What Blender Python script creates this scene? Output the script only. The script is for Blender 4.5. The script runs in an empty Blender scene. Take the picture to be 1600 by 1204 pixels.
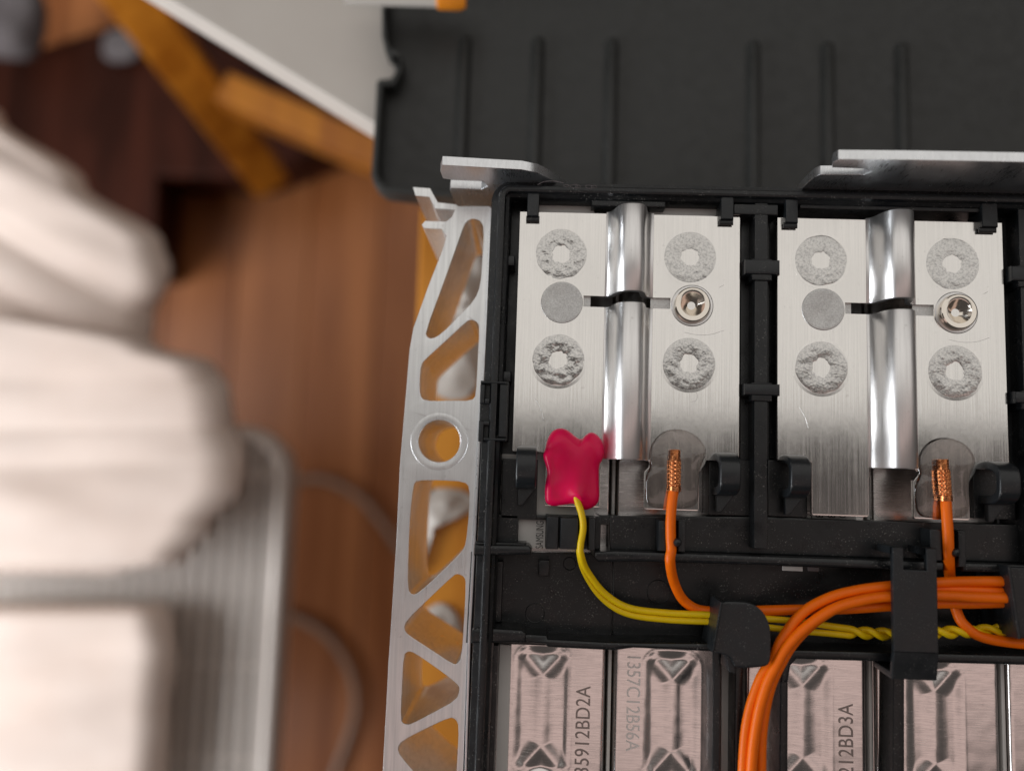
import bpy, bmesh, math, random
from mathutils import Vector, Matrix, Euler, noise

random.seed(7)
MM = 0.001
scene = bpy.context.scene
COL = scene.collection

# ------------------------------------------------------------------ camera
CAM_POS = Vector((3.1019, -12.3689, 165.0))            # millimetres above the busbar plane
CAM_ROT = Euler((math.radians(5.931), math.radians(1.711), math.radians(1.908)), 'XYZ')
cam_d = bpy.data.cameras.new('camera')
cam = bpy.data.objects.new('camera', cam_d)
COL.objects.link(cam)
cam.location = CAM_POS * MM
cam.rotation_euler = CAM_ROT
cam_d.sensor_width = 36.0
cam_d.lens = 36.0 * 1270.0 / 1600.0
cam_d.clip_start = 0.002
cam_d.clip_end = 20.0
cam_d.dof.use_dof = True
cam_d.dof.focus_distance = 0.165
cam_d.dof.aperture_fstop = 5.8
scene.camera = cam

# ------------------------------------------------------------------ light
world = bpy.data.worlds.new('World')
scene.world = world
world.use_nodes = True
world.node_tree.nodes['Background'].inputs[0].default_value = (0.80, 0.72, 0.68, 1)
world.node_tree.nodes['Background'].inputs[1].default_value = 0.075


def area_lamp(name, loc, target, sx, sy, power, color):
    d = bpy.data.lights.new(name, 'AREA')
    d.shape = 'RECTANGLE'
    d.size, d.size_y = sx, sy
    d.energy = power
    d.color = color
    o = bpy.data.objects.new(name, d)
    COL.objects.link(o)
    o.location = loc
    v = Vector(target) - Vector(loc)
    o.rotation_euler = v.to_track_quat('-Z', 'Y').to_euler()
    return o


# bright ceiling beyond the phone (its near edge is what the plates mirror)
area_lamp('ceiling_light', (0.15, 0.785, 1.0), (0.15, 0.785, 0.0), 3.0, 1.44, 8.2, (1.0, 0.965, 0.92))
# window on the left
area_lamp('window_light', (-0.76, -0.24, 0.02), (-0.25, -0.12, -0.38), 0.55, 0.55, 8.2, (0.93, 0.96, 1.0))
# warm strip lamp added so the plates and cells mirror a pink tone
rb = area_lamp('pink_reflection_light', (0.35, -0.235, 0.80), (0.35, -0.235, 0.0), 1.8, 0.24, 0.70, (1.0, 0.75, 0.69))
rb.rotation_euler = (0, 0, math.radians(11))

vs = scene.view_settings
vs.view_transform = 'Standard'
vs.look = 'None'
vs.exposure = 0.2
vs.gamma = 1.0
vs.use_curve_mapping = False
scene.render.engine = 'CYCLES'
scene.cycles.max_bounces = 10
scene.cycles.caustics_reflective = True
scene.cycles.use_denoising = True

# ------------------------------------------------------------------ pixel -> millimetre
RM = CAM_ROT.to_matrix()


def ray(px, py):
    return (RM @ Vector(((px - 800.0) / 1270.0, -(py - 602.0) / 1270.0, -1.0)))


def W(px, py, z=0.0):
    d = ray(px, py)
    t = (z - CAM_POS.z) / d.z
    return CAM_POS + d * t


def WY(px, py, y):                                      # on an upright plane Y = y
    d = ray(px, py)
    t = (y - CAM_POS.y) / d.y
    return CAM_POS + d * t


# ------------------------------------------------------------------ materials
MATS = {}


class NT:
    def __init__(self, name):
        m = bpy.data.materials.new(name)
        m.use_nodes = True
        self.m = m
        self.t = m.node_tree
        self.b = self.t.nodes['Principled BSDF']
        MATS[name] = m

    def n(self, kind, **kw):
        x = self.t.nodes.new(kind)
        for k, v in kw.items():
            setattr(x, k, v)
        return x

    def link(self, a, b):
        self.t.links.new(a, b)

    def coord(self, scale, obj='Object', rot=(0, 0, 0)):
        tc = self.n('ShaderNodeTexCoord')
        mp = self.n('ShaderNodeMapping')
        mp.inputs['Scale'].default_value = scale
        mp.inputs['Rotation'].default_value = rot
        self.link(tc.outputs[obj], mp.inputs['Vector'])
        return mp.outputs[0]

    def noise(self, scale, detail=4, rough=0.6, obj='Object', rot=(0, 0, 0)):
        x = self.n('ShaderNodeTexNoise')
        x.inputs['Scale'].default_value = 1.0
        x.inputs['Detail'].default_value = detail
        x.inputs['Roughness'].default_value = rough
        self.link(self.coord(scale, obj, rot), x.inputs['Vector'])
        return x.outputs['Fac']

    def ramp(self, src, stops):
        r = self.n('ShaderNodeValToRGB')
        e = r.color_ramp.elements
        while len(e) < len(stops):
            e.new(0.5)
        for i, (p, c) in enumerate(stops):
            e[i].position = p
            e[i].color = c if len(c) == 4 else (*c, 1)
        self.link(src, r.inputs[0])
        return r.outputs[0]

    def rng(self, src, a, b, c, d):
        r = self.n('ShaderNodeMapRange')
        for k, v in zip((1, 2, 3, 4), (a, b, c, d)):
            r.inputs[k].default_value = v
        self.link(src, r.inputs[0])
        return r.outputs[0]

    def bump(self, src, dist, strength=1.0, prev=None):
        b = self.n('ShaderNodeBump')
        b.inputs['Strength'].default_value = strength
        b.inputs['Distance'].default_value = dist
        self.link(src, b.inputs['Height'])
        if prev:
            self.link(prev, b.inputs['Normal'])
        return b.outputs[0]

    def mix(self, fac, a, b):
        x = self.n('ShaderNodeMix', data_type='RGBA')
        for s, v in ((x.inputs[0], fac), (x.inputs[6], a), (x.inputs[7], b)):
            if hasattr(v, 'links') or hasattr(v, 'is_output'):
                self.link(v, s)
            else:
                s.default_value = v if not isinstance(v, tuple) or len(v) == 4 else (*v, 1)
        return x.outputs[2]

    def set(self, **kw):
        for k, v in kw.items():
            s = self.b.inputs[k.replace('_', ' ')]
            if hasattr(v, 'is_output'):
                self.link(v, s)
            else:
                s.default_value = (*v, 1) if isinstance(v, tuple) and len(v) == 3 else v
        return self.m


def black_plastic(name, base, rough, dust=0.0):
    t = NT(name)
    n1 = t.noise((9000, 9000, 9000), 3)
    n2 = t.noise((250, 250, 250), 4)
    col = t.mix(n2, tuple(c * 0.7 for c in base), tuple(c * 1.35 for c in base))
    if dust:
        d = t.noise((3600, 3600, 3600), 1, 0.4)
        d2 = t.noise((300, 300, 300), 3)
        k = t.n('ShaderNodeMath', operation='MULTIPLY')
        t.link(t.rng(d, 0.655, 0.72, 0, 1), k.inputs[0])
        t.link(t.rng(d2, 0.42, 0.7, 0, dust), k.inputs[1])
        col = t.mix(k.outputs[0], col, (0.35, 0.34, 0.32))
    t.set(Base_Color=col, Roughness=t.rng(n2, 0.3, 0.7, rough - 0.08, rough + 0.1),
          Normal=t.bump(n2, 0.00012, 0.5, t.bump(n1, 0.000012, 0.8)))
    t.b.inputs['Specular IOR Level'].default_value = 0.5
    return t.m


black_plastic('frame_plastic', (0.0055, 0.0068, 0.0080), 0.32, 0.6)
black_plastic('clip_plastic', (0.0095, 0.0118, 0.0138), 0.34, 0.3)
black_plastic('tray_plastic', (0.022, 0.023, 0.0215), 0.48)
black_plastic('rubber', (0.008, 0.008, 0.008), 0.7)


def brushed(name, base, rough, sx, sy, dist, rot=0.0, blotch=0.04, grain=0.35, det=5):
    t = NT(name)
    f = t.noise((sx, sy, 400), det, 0.7, rot=(0, 0, rot))
    w = t.noise((90, 60, 90), 4)
    sp = t.noise((700, 700, 700), 3)
    r = t.n('ShaderNodeMath', operation='ADD')
    t.link(t.rng(f, 0.25, 0.75, rough - 0.07, rough + 0.09), r.inputs[0])
    t.link(t.rng(w, 0.3, 0.7, -blotch, blotch), r.inputs[1])
    col = t.mix(t.rng(w, 0.35, 0.7, 0, 1), tuple(c * 0.93 for c in base), base)
    col = t.mix(t.rng(f, 0.40, 0.72, 0, grain), col, tuple(c * 0.70 for c in base))
    col = t.mix(t.rng(sp, 0.66, 0.78, 0, 0.35), col, (0.35, 0.33, 0.31))
    t.set(Base_Color=col, Metallic=1.0, Roughness=r.outputs[0],
          Normal=t.bump(w, 0.0001, 0.25, t.bump(f, dist, 1.0)))
    return t.m


brushed('busbar_metal', (0.86, 0.84, 0.81), 0.125, 6500, 40, 0.0000045, blotch=0.03, grain=0.26, det=3)
brushed('ridge_metal', (0.90, 0.89, 0.88), 0.36, 5000, 100, 0.000004, det=3)
brushed('cell_metal', (0.84, 0.80, 0.78), 0.20, 300, 6000, 0.0000025, grain=0.2, det=3)
brushed('end_plate_metal', (0.90, 0.91, 0.91), 0.33, 1700, 45, 0.00003, rot=-0.35, grain=0.6, det=4)
brushed('side_plate_metal', (0.84, 0.86, 0.88), 0.30, 3000, 500, 0.00001, rot=0.6)

t = NT('weld_metal')
n1 = t.noise((2300, 2300, 2300), 5, 0.65)
n2 = t.noise((4200, 4200, 4200), 4, 0.65)
t.set(Base_Color=t.ramp(n1, [(0.25, (0.34, 0.34, 0.34)), (0.5, (0.62, 0.61, 0.59)), (0.75, (0.80, 0.78, 0.75))]), Metallic=1.0,
      Roughness=t.rng(n1, 0.3, 0.7, 0.12, 0.26), Normal=t.bump(n2, 0.000022, 0.7, t.bump(n1, 0.00004, 0.6)))

t = NT('blasted_metal')
n1 = t.noise((3800, 3800, 3800), 4, 0.7)
n2 = t.noise((160, 160, 160), 2)
t.set(Base_Color=t.mix(t.rng(n1, 0.35, 0.65, 0, 1), (0.48, 0.48, 0.47), (0.70, 0.70, 0.69)), Metallic=1.0, Roughness=t.rng(n2, 0.3, 0.7, 0.36, 0.52), Normal=t.bump(n2, 0.0008, 0.4, t.bump(n1, 0.00006, 0.9)))

t = NT('nickel')
n1 = t.noise((600, 600, 600), 3)
t.set(Base_Color=(0.82, 0.76, 0.68), Metallic=1.0, Roughness=t.rng(n1, 0.3, 0.7, 0.08, 0.16))

t = NT('copper')
n1 = t.noise((2500, 2500, 2500), 4)
t.set(Base_Color=t.ramp(n1, [(0.3, (0.42, 0.12, 0.035)), (0.7, (0.82, 0.34, 0.14))]), Metallic=1.0,
      Roughness=t.rng(n1, 0.3, 0.7, 0.18, 0.36), Normal=t.bump(n1, 0.00005, 0.5))


def cable_mat(name, base, rough=0.42):
    t = NT(name)
    n1 = t.noise((700, 700, 700), 4)
    n2 = t.noise((6000, 6000, 6000), 2)
    t.set(Base_Color=t.mix(n1, tuple(c * 0.82 for c in base), base), Roughness=t.rng(n1, 0.3, 0.7, rough - 0.08, rough + 0.08),
          Normal=t.bump(n2, 0.00001, 0.6))
    t.b.inputs['Specular IOR Level'].default_value = 0.3
    t.b.inputs['Subsurface Weight'].default_value = 0.12
    t.b.inputs['Subsurface Radius'].default_value = (0.001, 0.0005, 0.0002)
    return t.m


cable_mat('orange_insulation', (1.0, 0.175, 0.0))
cable_mat('yellow_insulation', (0.88, 0.60, 0.004))

t = NT('red_sealant')
n1 = t.noise((350, 350, 350), 4)
t.set(Base_Color=t.mix(n1, (0.74, 0.0, 0.07), (0.82, 0.002, 0.095)), Roughness=0.34,
      Normal=t.bump(n1, 0.0002, 0.25))
t.b.inputs['Subsurface Weight'].default_value = 0.35
t.b.inputs['Subsurface Radius'].default_value = (0.004, 0.0005, 0.0008)
t.b.inputs['Specular IOR Level'].default_value = 0.32

t = NT('clear_sealant')
n1 = t.noise((300, 300, 300), 3)
bmp = t.bump(n1, 0.0003, 0.3)
fre = t.n('ShaderNodeFresnel')
fre.inputs['IOR'].default_value = 1.5
t.link(bmp, fre.inputs['Normal'])
gl = t.n('ShaderNodeBsdfGlossy')
gl.inputs['Roughness'].default_value = 0.06
t.link(bmp, gl.inputs['Normal'])
tp = t.n('ShaderNodeBsdfTransparent')
tp.inputs['Color'].default_value = (0.93, 0.91, 0.90, 1)
ms = t.n('ShaderNodeMixShader')
t.link(t.rng(fre.outputs[0], 0.0, 1.0, 0.02, 1.0), ms.inputs[0])
t.link(tp.outputs[0], ms.inputs[1])
t.link(gl.outputs[0], ms.inputs[2])
t.link(ms.outputs[0], t.t.nodes['Material Output'].inputs['Surface'])

t = NT('cell_film')
n1 = t.noise((200, 200, 200), 3)
t.set(Base_Color=t.mix(n1, (0.52, 0.52, 0.50), (0.62, 0.61, 0.59)), Roughness=0.35)
t = NT('print_ink')
n1 = t.noise((4000, 4000, 4000), 2)
t.set(Base_Color=t.mix(n1, (0.015, 0.015, 0.015), (0.04, 0.04, 0.04)), Roughness=0.6)
t = NT('engraved_ink')
n1 = t.noise((4000, 4000, 4000), 2)
t.set(Base_Color=t.mix(n1, (0.26, 0.23, 0.22), (0.40, 0.36, 0.34)), Roughness=0.42, Metallic=1.0)


t = NT('engraved_light')
n1 = t.noise((4000, 4000, 4000), 2)
t.set(Base_Color=t.mix(n1, (0.75, 0.72, 0.7), (0.9, 0.87, 0.85)), Roughness=0.5, Metallic=0.6)


def wood(name, dark, light, rough, sx, sy, knots=1.0):
    t = NT(name)
    info = t.n('ShaderNodeObjectInfo')
    tc = t.n('ShaderNodeTexCoord')
    mp = t.n('ShaderNodeMapping')
    mp.inputs['Scale'].default_value = (sx, sy, sx)
    t.link(tc.outputs['Object'], mp.inputs['Vector'])
    add = t.n('ShaderNodeVectorMath', operation='ADD')
    mul = t.n('ShaderNodeVectorMath', operation='SCALE')
    mul.inputs[0].default_value = (37, 91, 13)
    t.link(info.outputs['Random'], mul.inputs['Scale'])
    t.link(mp.outputs[0], add.inputs[0])
    t.link(mul.outputs[0], add.inputs[1])
    x = t.n('ShaderNodeTexNoise')
    x.inputs['Scale'].default_value = 1.0
    x.inputs['Detail'].default_value = 6
    x.inputs['Distortion'].default_value = 0.6 * knots
    t.link(add.outputs[0], x.inputs['Vector'])
    col = t.ramp(x.outputs['Fac'], [(0.32, dark), (0.68, light)])
    hs = t.n('ShaderNodeHueSaturation')
    t.link(col, hs.inputs['Color'])
    t.link(t.rng(info.outputs['Random'], 0, 1, 0.72, 1.28), hs.inputs['Value'])
    t.set(Base_Color=hs.outputs[0], Roughness=t.rng(x.outputs['Fac'], 0.3, 0.7, rough - 0.06, rough + 0.08),
          Normal=t.bump(x.outputs['Fac'], 0.0004, 0.3))
    return t.m


wood('floor_wood', (0.20, 0.058, 0.014), (0.46, 0.165, 0.050), 0.40, 26, 1.6)
MATS['floor_wood'].node_tree.nodes['Principled BSDF'].inputs['Specular IOR Level'].default_value = 0.5

wood('pine', (0.60, 0.20, 0.012), (0.86, 0.36, 0.03), 0.40, 60, 5)
wood('timber', (0.34, 0.10, 0.004), (0.56, 0.20, 0.012), 0.45, 60, 5)
wood('dark_wood', (0.016, 0.004, 0.002), (0.055, 0.014, 0.007), 0.5, 30, 4)
MATS['dark_wood'].node_tree.nodes['Principled BSDF'].inputs['Specular IOR Level'].default_value = 0.12

t = NT('white_laminate')
n1 = t.noise((40, 40, 40), 4)
t.set(Base_Color=t.mix(n1, (0.52, 0.47, 0.42), (0.60, 0.555, 0.50)), Roughness=0.5)
t = NT('sheet_fabric')
n1 = t.noise((18, 18, 18), 4)
n2 = t.noise((900, 900, 900), 2)
t.set(Base_Color=t.mix(n1, (0.62, 0.48, 0.40), (0.76, 0.65, 0.58)), Roughness=0.85, Normal=t.bump(n2, 0.0002, 0.4))
t = NT('fan_plastic')
n1 = t.noise((30, 30, 30), 3)
t.set(Base_Color=t.mix(n1, (0.68, 0.61, 0.55), (0.76, 0.69, 0.63)), Roughness=0.42)
t = NT('fan_dark')
n1 = t.noise((30, 30, 30), 3)
t.set(Base_Color=t.mix(n1, (0.06, 0.055, 0.05), (0.09, 0.082, 0.075)), Roughness=0.6)
t = NT('grey_fabric')
n1 = t.noise((40, 40, 40), 3)
t.set(Base_Color=t.mix(n1, (0.10, 0.085, 0.085), (0.15, 0.13, 0.13)), Roughness=0.9)
t = NT('grey_cable')
n1 = t.noise((60, 60, 60), 2)
t.set(Base_Color=t.mix(n1, (0.27, 0.17, 0.12), (0.34, 0.23, 0.17)), Roughness=0.45)
t = NT('orange_plastic')
n1 = t.noise((200, 200, 200), 2)
t.set(Base_Color=t.mix(n1, (0.80, 0.24, 0.01), (0.9, 0.3, 0.02)), Roughness=0.4)


# ------------------------------------------------------------------ object helpers
def tag(o, label=None, cat=None, group=None, kind=None):
    for k, v in (('label', label), ('category', cat), ('group', group), ('kind', kind)):
        if v:
            o[k] = v
    return o


def thing(name, loc_mm, label, cat, group=None):
    o = bpy.data.objects.new(name, None)
    o.empty_display_size = 0.005
    COL.objects.link(o)
    o.location = Vector(loc_mm) * MM
    return tag(o, label, cat, group)


def link_mesh(name, me, mat, parent=None, loc=None, smooth=30):
    o = bpy.data.objects.new(name, me)
    COL.objects.link(o)
    if mat and not me.materials:
        me.materials.append(MATS[mat])
    if loc is not None:
        o.location = Vector(loc) * MM
    if parent:
        o.parent = parent
        o.matrix_parent_inverse = Matrix.Translation(-parent.location)
    if me.get('flatten'):
        wn = o.modifiers.new('even_shading', 'WEIGHTED_NORMAL')
        wn.keep_sharp = True
        wn.weight = 100
    return o


def finish(me, smooth=32):
    if smooth:
        for p in me.polygons:
            p.use_smooth = True
        me.set_sharp_from_angle(angle=math.radians(smooth))
    return me


def mesh_pd(name, verts, faces, smooth=32):
    me = bpy.data.meshes.new(name)
    me.from_pydata([tuple(Vector(v) * MM) for v in verts], [], faces)
    bm = bmesh.new()
    bm.from_mesh(me)
    bmesh.ops.recalc_face_normals(bm, faces=bm.faces)
    bm.to_mesh(me)
    bm.free()
    return finish(me, smooth)


def chaikin(pts, n=1, closed=True):
    for _ in range(n):
        out = []
        m = len(pts)
        for i in range(m if closed else m - 1):
            a, b = Vector(pts[i]), Vector(pts[(i + 1) % m])
            out += [a * 0.75 + b * 0.25, a * 0.25 + b * 0.75]
        if not closed:
            out = [Vector(pts[0])] + out + [Vector(pts[-1])]
        pts = out
    return pts


def extrude2d(name, loops, depth, bevel=0.0, segs=2):
    """2D outline(s) in mm -> mesh from z=0 down to z=-depth; later loops are holes."""
    cu = bpy.data.curves.new(name, 'CURVE')
    cu.dimensions = '2D'
    cu.fill_mode = 'BOTH'
    cu.extrude = max(depth / 2 - bevel, 0.01) * MM
    cu.bevel_depth = bevel * MM
    cu.bevel_resolution = segs - 1
    cu.offset = -bevel * MM
    for L in loops:
        s = cu.splines.new('POLY')
        s.points.add(len(L) - 1)
        for p, q in zip(s.points, L):
            p.co = (q[0] * MM, q[1] * MM, 0, 1)
        s.use_cyclic_u = True
    tmp = bpy.data.objects.new('tmp', cu)
    COL.objects.link(tmp)
    dg = bpy.context.evaluated_depsgraph_get()
    me = bpy.data.meshes.new_from_object(tmp.evaluated_get(dg))
    bpy.data.objects.remove(tmp)
    bpy.data.curves.remove(cu)
    me.transform(Matrix.Translation((0, 0, -depth / 2 * MM)))
    me.name = name
    me.materials.clear()
    bm = bmesh.new()
    bm.from_mesh(me)
    bmesh.ops.remove_doubles(bm, verts=bm.verts, dist=1e-7)
    bmesh.ops.recalc_face_normals(bm, faces=bm.faces)
    bm.to_mesh(me)
    bm.free()
    me['flatten'] = 1
    return finish(me)


def slab(name, poly, ztop, zbot, mat, parent=None, bevel=0.25, smooth=0, holes=(), hsmooth=0):
    """outline given in photo pixels at height ztop, real thickness down to zbot"""
    def cv(P, s):
        q = [W(x, y, ztop) for x, y in P]
        q = [(v.x, v.y) for v in q]
        return chaikin([Vector(v) for v in q], s) if s else q
    me = extrude2d(name, [cv(poly, smooth)] + [cv(h, hsmooth) for h in holes], ztop - zbot, bevel)
    me.transform(Matrix.Translation((0, 0, ztop * MM)))
    return link_mesh(name, me, mat, parent)


def rect_mm(x0, y0, x1, y1, r=0.0, n=5):
    if r <= 0:
        return [(x0, y0), (x1, y0), (x1, y1), (x0, y1)]
    out = []
    for cx, cy, a in ((x1 - r, y1 - r, 0), (x0 + r, y1 - r, 90), (x0 + r, y0 + r, 180), (x1 - r, y0 + r, 270)):
        for i in range(n + 1):
            b = math.radians(a + 90 * i / n)
            out.append((cx + r * math.cos(b), cy + r * math.sin(b)))
    return out


def bar(name, px0, py0, px1, py1, ztop, zbot, mat, parent=None, bevel=0.3, r=0.0, holes=()):
    """axis-aligned block whose top face spans the two photo corners at height ztop"""
    a, b = W(px0, py0, ztop), W(px1, py1, ztop)
    L = [rect_mm(min(a.x, b.x), min(a.y, b.y), max(a.x, b.x), max(a.y, b.y), r)] + list(holes)
    me = extrude2d(name, L, ztop - zbot, bevel)
    me.transform(Matrix.Translation((0, 0, ztop * MM)))
    return link_mesh(name, me, mat, parent)


def block(name, x0, y0, x1, y1, ztop, zbot, mat, parent=None, bevel=0.3, r=0.0):
    me = extrude2d(name, [rect_mm(x0, y0, x1, y1, r)], ztop - zbot, bevel)
    me.transform(Matrix.Translation((0, 0, ztop * MM)))
    return link_mesh(name, me, mat, parent)


def catmull(P, n=8):
    P = [Vector(p) for p in P]
    Q = [P[0] * 2 - P[1]] + P + [P[-1] * 2 - P[-2]]
    out = []
    for i in range(1, len(Q) - 2):
        a, b, c, d = Q[i - 1:i + 3]
        for k in range(n):
            s = k / n
            out.append(0.5 * ((2 * b) + (c - a) * s + (2 * a - 5 * b + 4 * c - d) * s * s + (3 * b - a - 3 * c + d) * s ** 3))
    out.append(P[-1])
    return out


def tube_data(path, rad, seg=14, cap=True):
    verts, faces = [], []
    n = len(path)
    up = Vector((0, 0, 1))
    prev = None
    for i, p in enumerate(path):
        tdir = (path[min(i + 1, n - 1)] - path[max(i - 1, 0)]).normalized()
        if prev is None:
            a = tdir.cross(up)
            if a.length < 1e-3:
                a = tdir.cross(Vector((1, 0, 0)))
            a.normalize()
        else:
            a = (prev - tdir * prev.dot(tdir)).normalized()
        prev = a
        b = tdir.cross(a)
        r = rad(i / (n - 1)) if callable(rad) else rad
        for k in range(seg):
            th = 2 * math.pi * k / seg
            verts.append(p + (a * math.cos(th) + b * math.sin(th)) * r)
    for i in range(n - 1):
        for k in range(seg):
            k2 = (k + 1) % seg
            faces.append((i * seg + k, i * seg + k2, (i + 1) * seg + k2, (i + 1) * seg + k))
    if cap:
        faces.append(tuple(range(seg)))
        faces.append(tuple(range((n - 1) * seg, n * seg)))
    return verts, faces


def tube(name, path, rad, mat, parent=None, seg=14):
    v, f = tube_data(path, rad, seg)
    return link_mesh(name, mesh_pd(name, v, f, 50), mat, parent)


def wpath(pts, n=8):
    return catmull([W(*p) for p in pts], n)


def lathe(name, prof, cx, cy, mat, parent=None, seg=48, z0=0.0, cap=True):
    verts, faces = [], []
    for r, z in prof:
        for k in range(seg):
            a = 2 * math.pi * k / seg
            verts.append((cx + r * math.cos(a), cy + r * math.sin(a), z + z0))
    for i in range(len(prof) - 1):
        for k in range(seg):
            k2 = (k + 1) % seg
            faces.append((i * seg + k, i * seg + k2, (i + 1) * seg + k2, (i + 1) * seg + k))
    if prof[0][0] < 0.1:
        faces.append(tuple(range(seg)))
    return link_mesh(name, mesh_pd(name, verts, faces, 28), mat, parent)


def text(name, body, x, y, z, size, rotdeg, mat, parent, sx=1.0, align='LEFT', depth=0.03, spacing=1.0):
    cu = bpy.data.curves.new(name, 'FONT')
    cu.body = body
    cu.size = size * MM
    cu.extrude = depth * MM
    cu.space_character = spacing
    cu.align_x = align
    cu.align_y = 'CENTER'
    tmp = bpy.data.objects.new('tmp', cu)
    COL.objects.link(tmp)
    dg = bpy.context.evaluated_depsgraph_get()
    me = bpy.data.meshes.new_from_object(tmp.evaluated_get(dg))
    bpy.data.objects.remove(tmp)
    me.materials.clear()
    me.transform(Matrix.Translation((x * MM, y * MM, z * MM)) @ Matrix.Rotation(math.radians(rotdeg), 4, 'Z') @ Matrix.Diagonal((sx, 1, 1, 1)))
    return link_mesh(name, me, mat, parent)


# ================================================================== background
# floor of wooden boards
FZ = -650.0
floor = bpy.data.objects.new('floor', mesh_pd('floor', [(-1400, -1200, FZ - 12), (1400, -1200, FZ - 12), (1400, 1200, FZ - 12), (-1400, 1200, FZ - 12)], [(0, 1, 2, 3)], 0))
floor.data.materials.append(MATS['dark_wood'])
COL.objects.link(floor)
tag(floor, kind='structure')
pl_me = extrude2d('plank', [rect_mm(-36.5, -1100, 36.5, 1100)], 12, 0.8)
pl_me.materials.append(MATS['floor_wood'])
for i in range(-10, 5):
    o = link_mesh('plank', pl_me, None, floor)
    o.location = ((i * 74.0 + 20) * MM, 0, FZ * MM)
    o.rotation_euler = (0, 0, 0)

# white board the black tray stands on
wb = slab('white_board', [(150, -70), (265, 0), (420, 94), (578, 190), (640, 228), (1000, 440), (1900, 440), (1900, -200), (100, -200)], -68, -84, 'white_laminate', None, 1.0)
tag(wb, 'off-white board with a slanting edge under the black plastic tray', 'board')

# trestle of orange varnished timber under the board
tr = thing('wooden_trestle', W(400, 250, -330), 'orange varnished timber trestle seen under the white board', 'trestle')


def beam(name, p0, p1, wdt, hgt, mat, parent):
    d = (p1 - p0)
    L = d.length
    me = extrude2d(name, [rect_mm(0, -wdt / 2, L, wdt / 2)], hgt, 2.0)
    rot = d.to_track_quat('X', 'Z').to_matrix().to_4x4()
    me.transform(Matrix.Translation(p0 * MM) @ rot)
    return link_mesh(name, me, mat, parent)


beam('leg', W(150, -70, -300), W(428, 298, -525), 32, 32, 'timber', tr)
beam('brace', W(345, 132, -385), W(660, 268, -385), 22, 30, 'timber', tr)

# dark furniture behind the trestle
cb = thing('dark_cabinet', W(200, 150, -560), 'dark brown cabinet blurred in the upper left corner', 'cabinet')
slab('cabinet_top', [(-40, 70), (60, 75), (600, -90), (600, 200), (405, 278), (246, 274), (240, 430), (-60, 430)], -560, -575, 'dark_wood', cb, 3.0)
slab('cabinet_body', [(-20, 75), (60, 80), (580, -80), (580, 195), (395, 268), (236, 266), (232, 420), (-40, 420)], -577, -645, 'dark_wood', cb, 3.0)
slab('plinth', [(256, 262), (392, 264), (392, 270), (256, 268)], -580, -640, 'dark_wood', cb, 1.0)


def pillow(name, cx, cy, z, rx, ry, h, mat, label, cat):
    v, f = [], []
    n, m = 28, 10
    for i in range(m + 1):
        ph = -math.pi / 2 + math.pi * i / m
        for k in range(n):
            a = 2 * math.pi * k / n
            c, s = math.cos(a), math.sin(a)
            se = lambda q: math.copysign(abs(q) ** 0.7, q)
            r = math.cos(ph) ** 0.6 if math.cos(ph) > 1e-6 else 0.0
            x, y, zz = rx * se(c) * r, ry * se(s) * r, h * math.sin(ph)
            nz = noise.noise(Vector((x * 0.03, y * 0.03, zz * 0.05 + cx))) * 8
            v.append((cx + x + nz, cy + y, z + zz + nz))
    for i in range(m):
        for k in range(n):
            k2 = (k + 1) % n
            f.append((i * n + k, i * n + k2, (i + 1) * n + k2, (i + 1) * n + k))
    o = link_mesh(name, mesh_pd(name, v, f, 60), mat)
    return tag(o, label, cat)


p = W(22, 32, -520)
pillow('grey_cushion', p.x, p.y, -520, 26, 36, 20, 'grey_fabric', 'pale grey cushion blurred in the top left corner', 'cushion')
p = W(190, 72, -548)
pillow('grey_cloth', p.x, p.y, -548, 15, 16, 10, 'grey_fabric', 'small grey cloth on the dark cabinet beside the orange leg', 'cloth')

# timber block the module stands on
bench = thing('wooden_bench', W(900, 700, -120), 'orange varnished timber bench under the perforated end plate', 'bench')
slab('bench_board', [(657, 325), (651, 480), (612, 1290), (760, 1290), (768, 325)], -105, -135, 'pine', bench, 1.5)
slab('bench_board', [(769.5, 325), (762, 1290), (900, 1290), (900, 325)], -105, -135, 'pine', bench, 1.5)
slab('bench_board', [(901.5, 325), (901.5, 1290), (1700, 1290), (1700, 325)], -105, -135, 'pine', bench, 1.5)

# box fan in the lower left
FNZ = -345.0
fan = thing('box_fan', W(300, 1000, FNZ - 80), 'white box fan with a fine vertical grille at lower left', 'fan')
c0, c1 = W(-420, 664, FNZ), W(441, 1500, FNZ)
x0, x1, yt, yb = c0.x, W(441, 900, FNZ).x, W(400, 664, FNZ).y, c1.y
me = extrude2d('housing', [rect_mm(x0, yb, x1, yt, 34, 10), rect_mm(x0 + 9, yb + 9, x1 - 9, yt - 9, 26, 10)], 26, 5.0, 4)
me.transform(Matrix.Translation((0, 0, FNZ * MM)))
link_mesh('housing', me, 'fan_plastic', fan)
block('back_panel', x0 + 4, yb + 4, x1 - 4, yt - 4, FNZ - 19, FNZ - 24, 'fan_dark', fan, 1.0, 24)
grille = block('grille', x0 + 8, yt - 34, x1 - 8, yt - 28, FNZ - 10, FNZ - 13, 'fan_plastic', fan, 0.6)
for k, dy in enumerate((56, 150, 206)):
    block('ring_bar', x0 + 8, yt - dy - 2, x1 - 8, yt - dy, FNZ - 10.5, FNZ - 13, 'fan_plastic', grille, 0.5)
sl_me = extrude2d('slat', [rect_mm(-2.0, yb + 6, 2.0, yt - 7)], 10, 0.4)
sl_me.materials.append(MATS['fan_plastic'])
xx = x1 - 13
while xx > x0 + 120:
    o = link_mesh('slat', sl_me, None, grille)
    o.location = (xx * MM, 0, (FNZ - 2) * MM)
    xx -= 9.0

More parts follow.
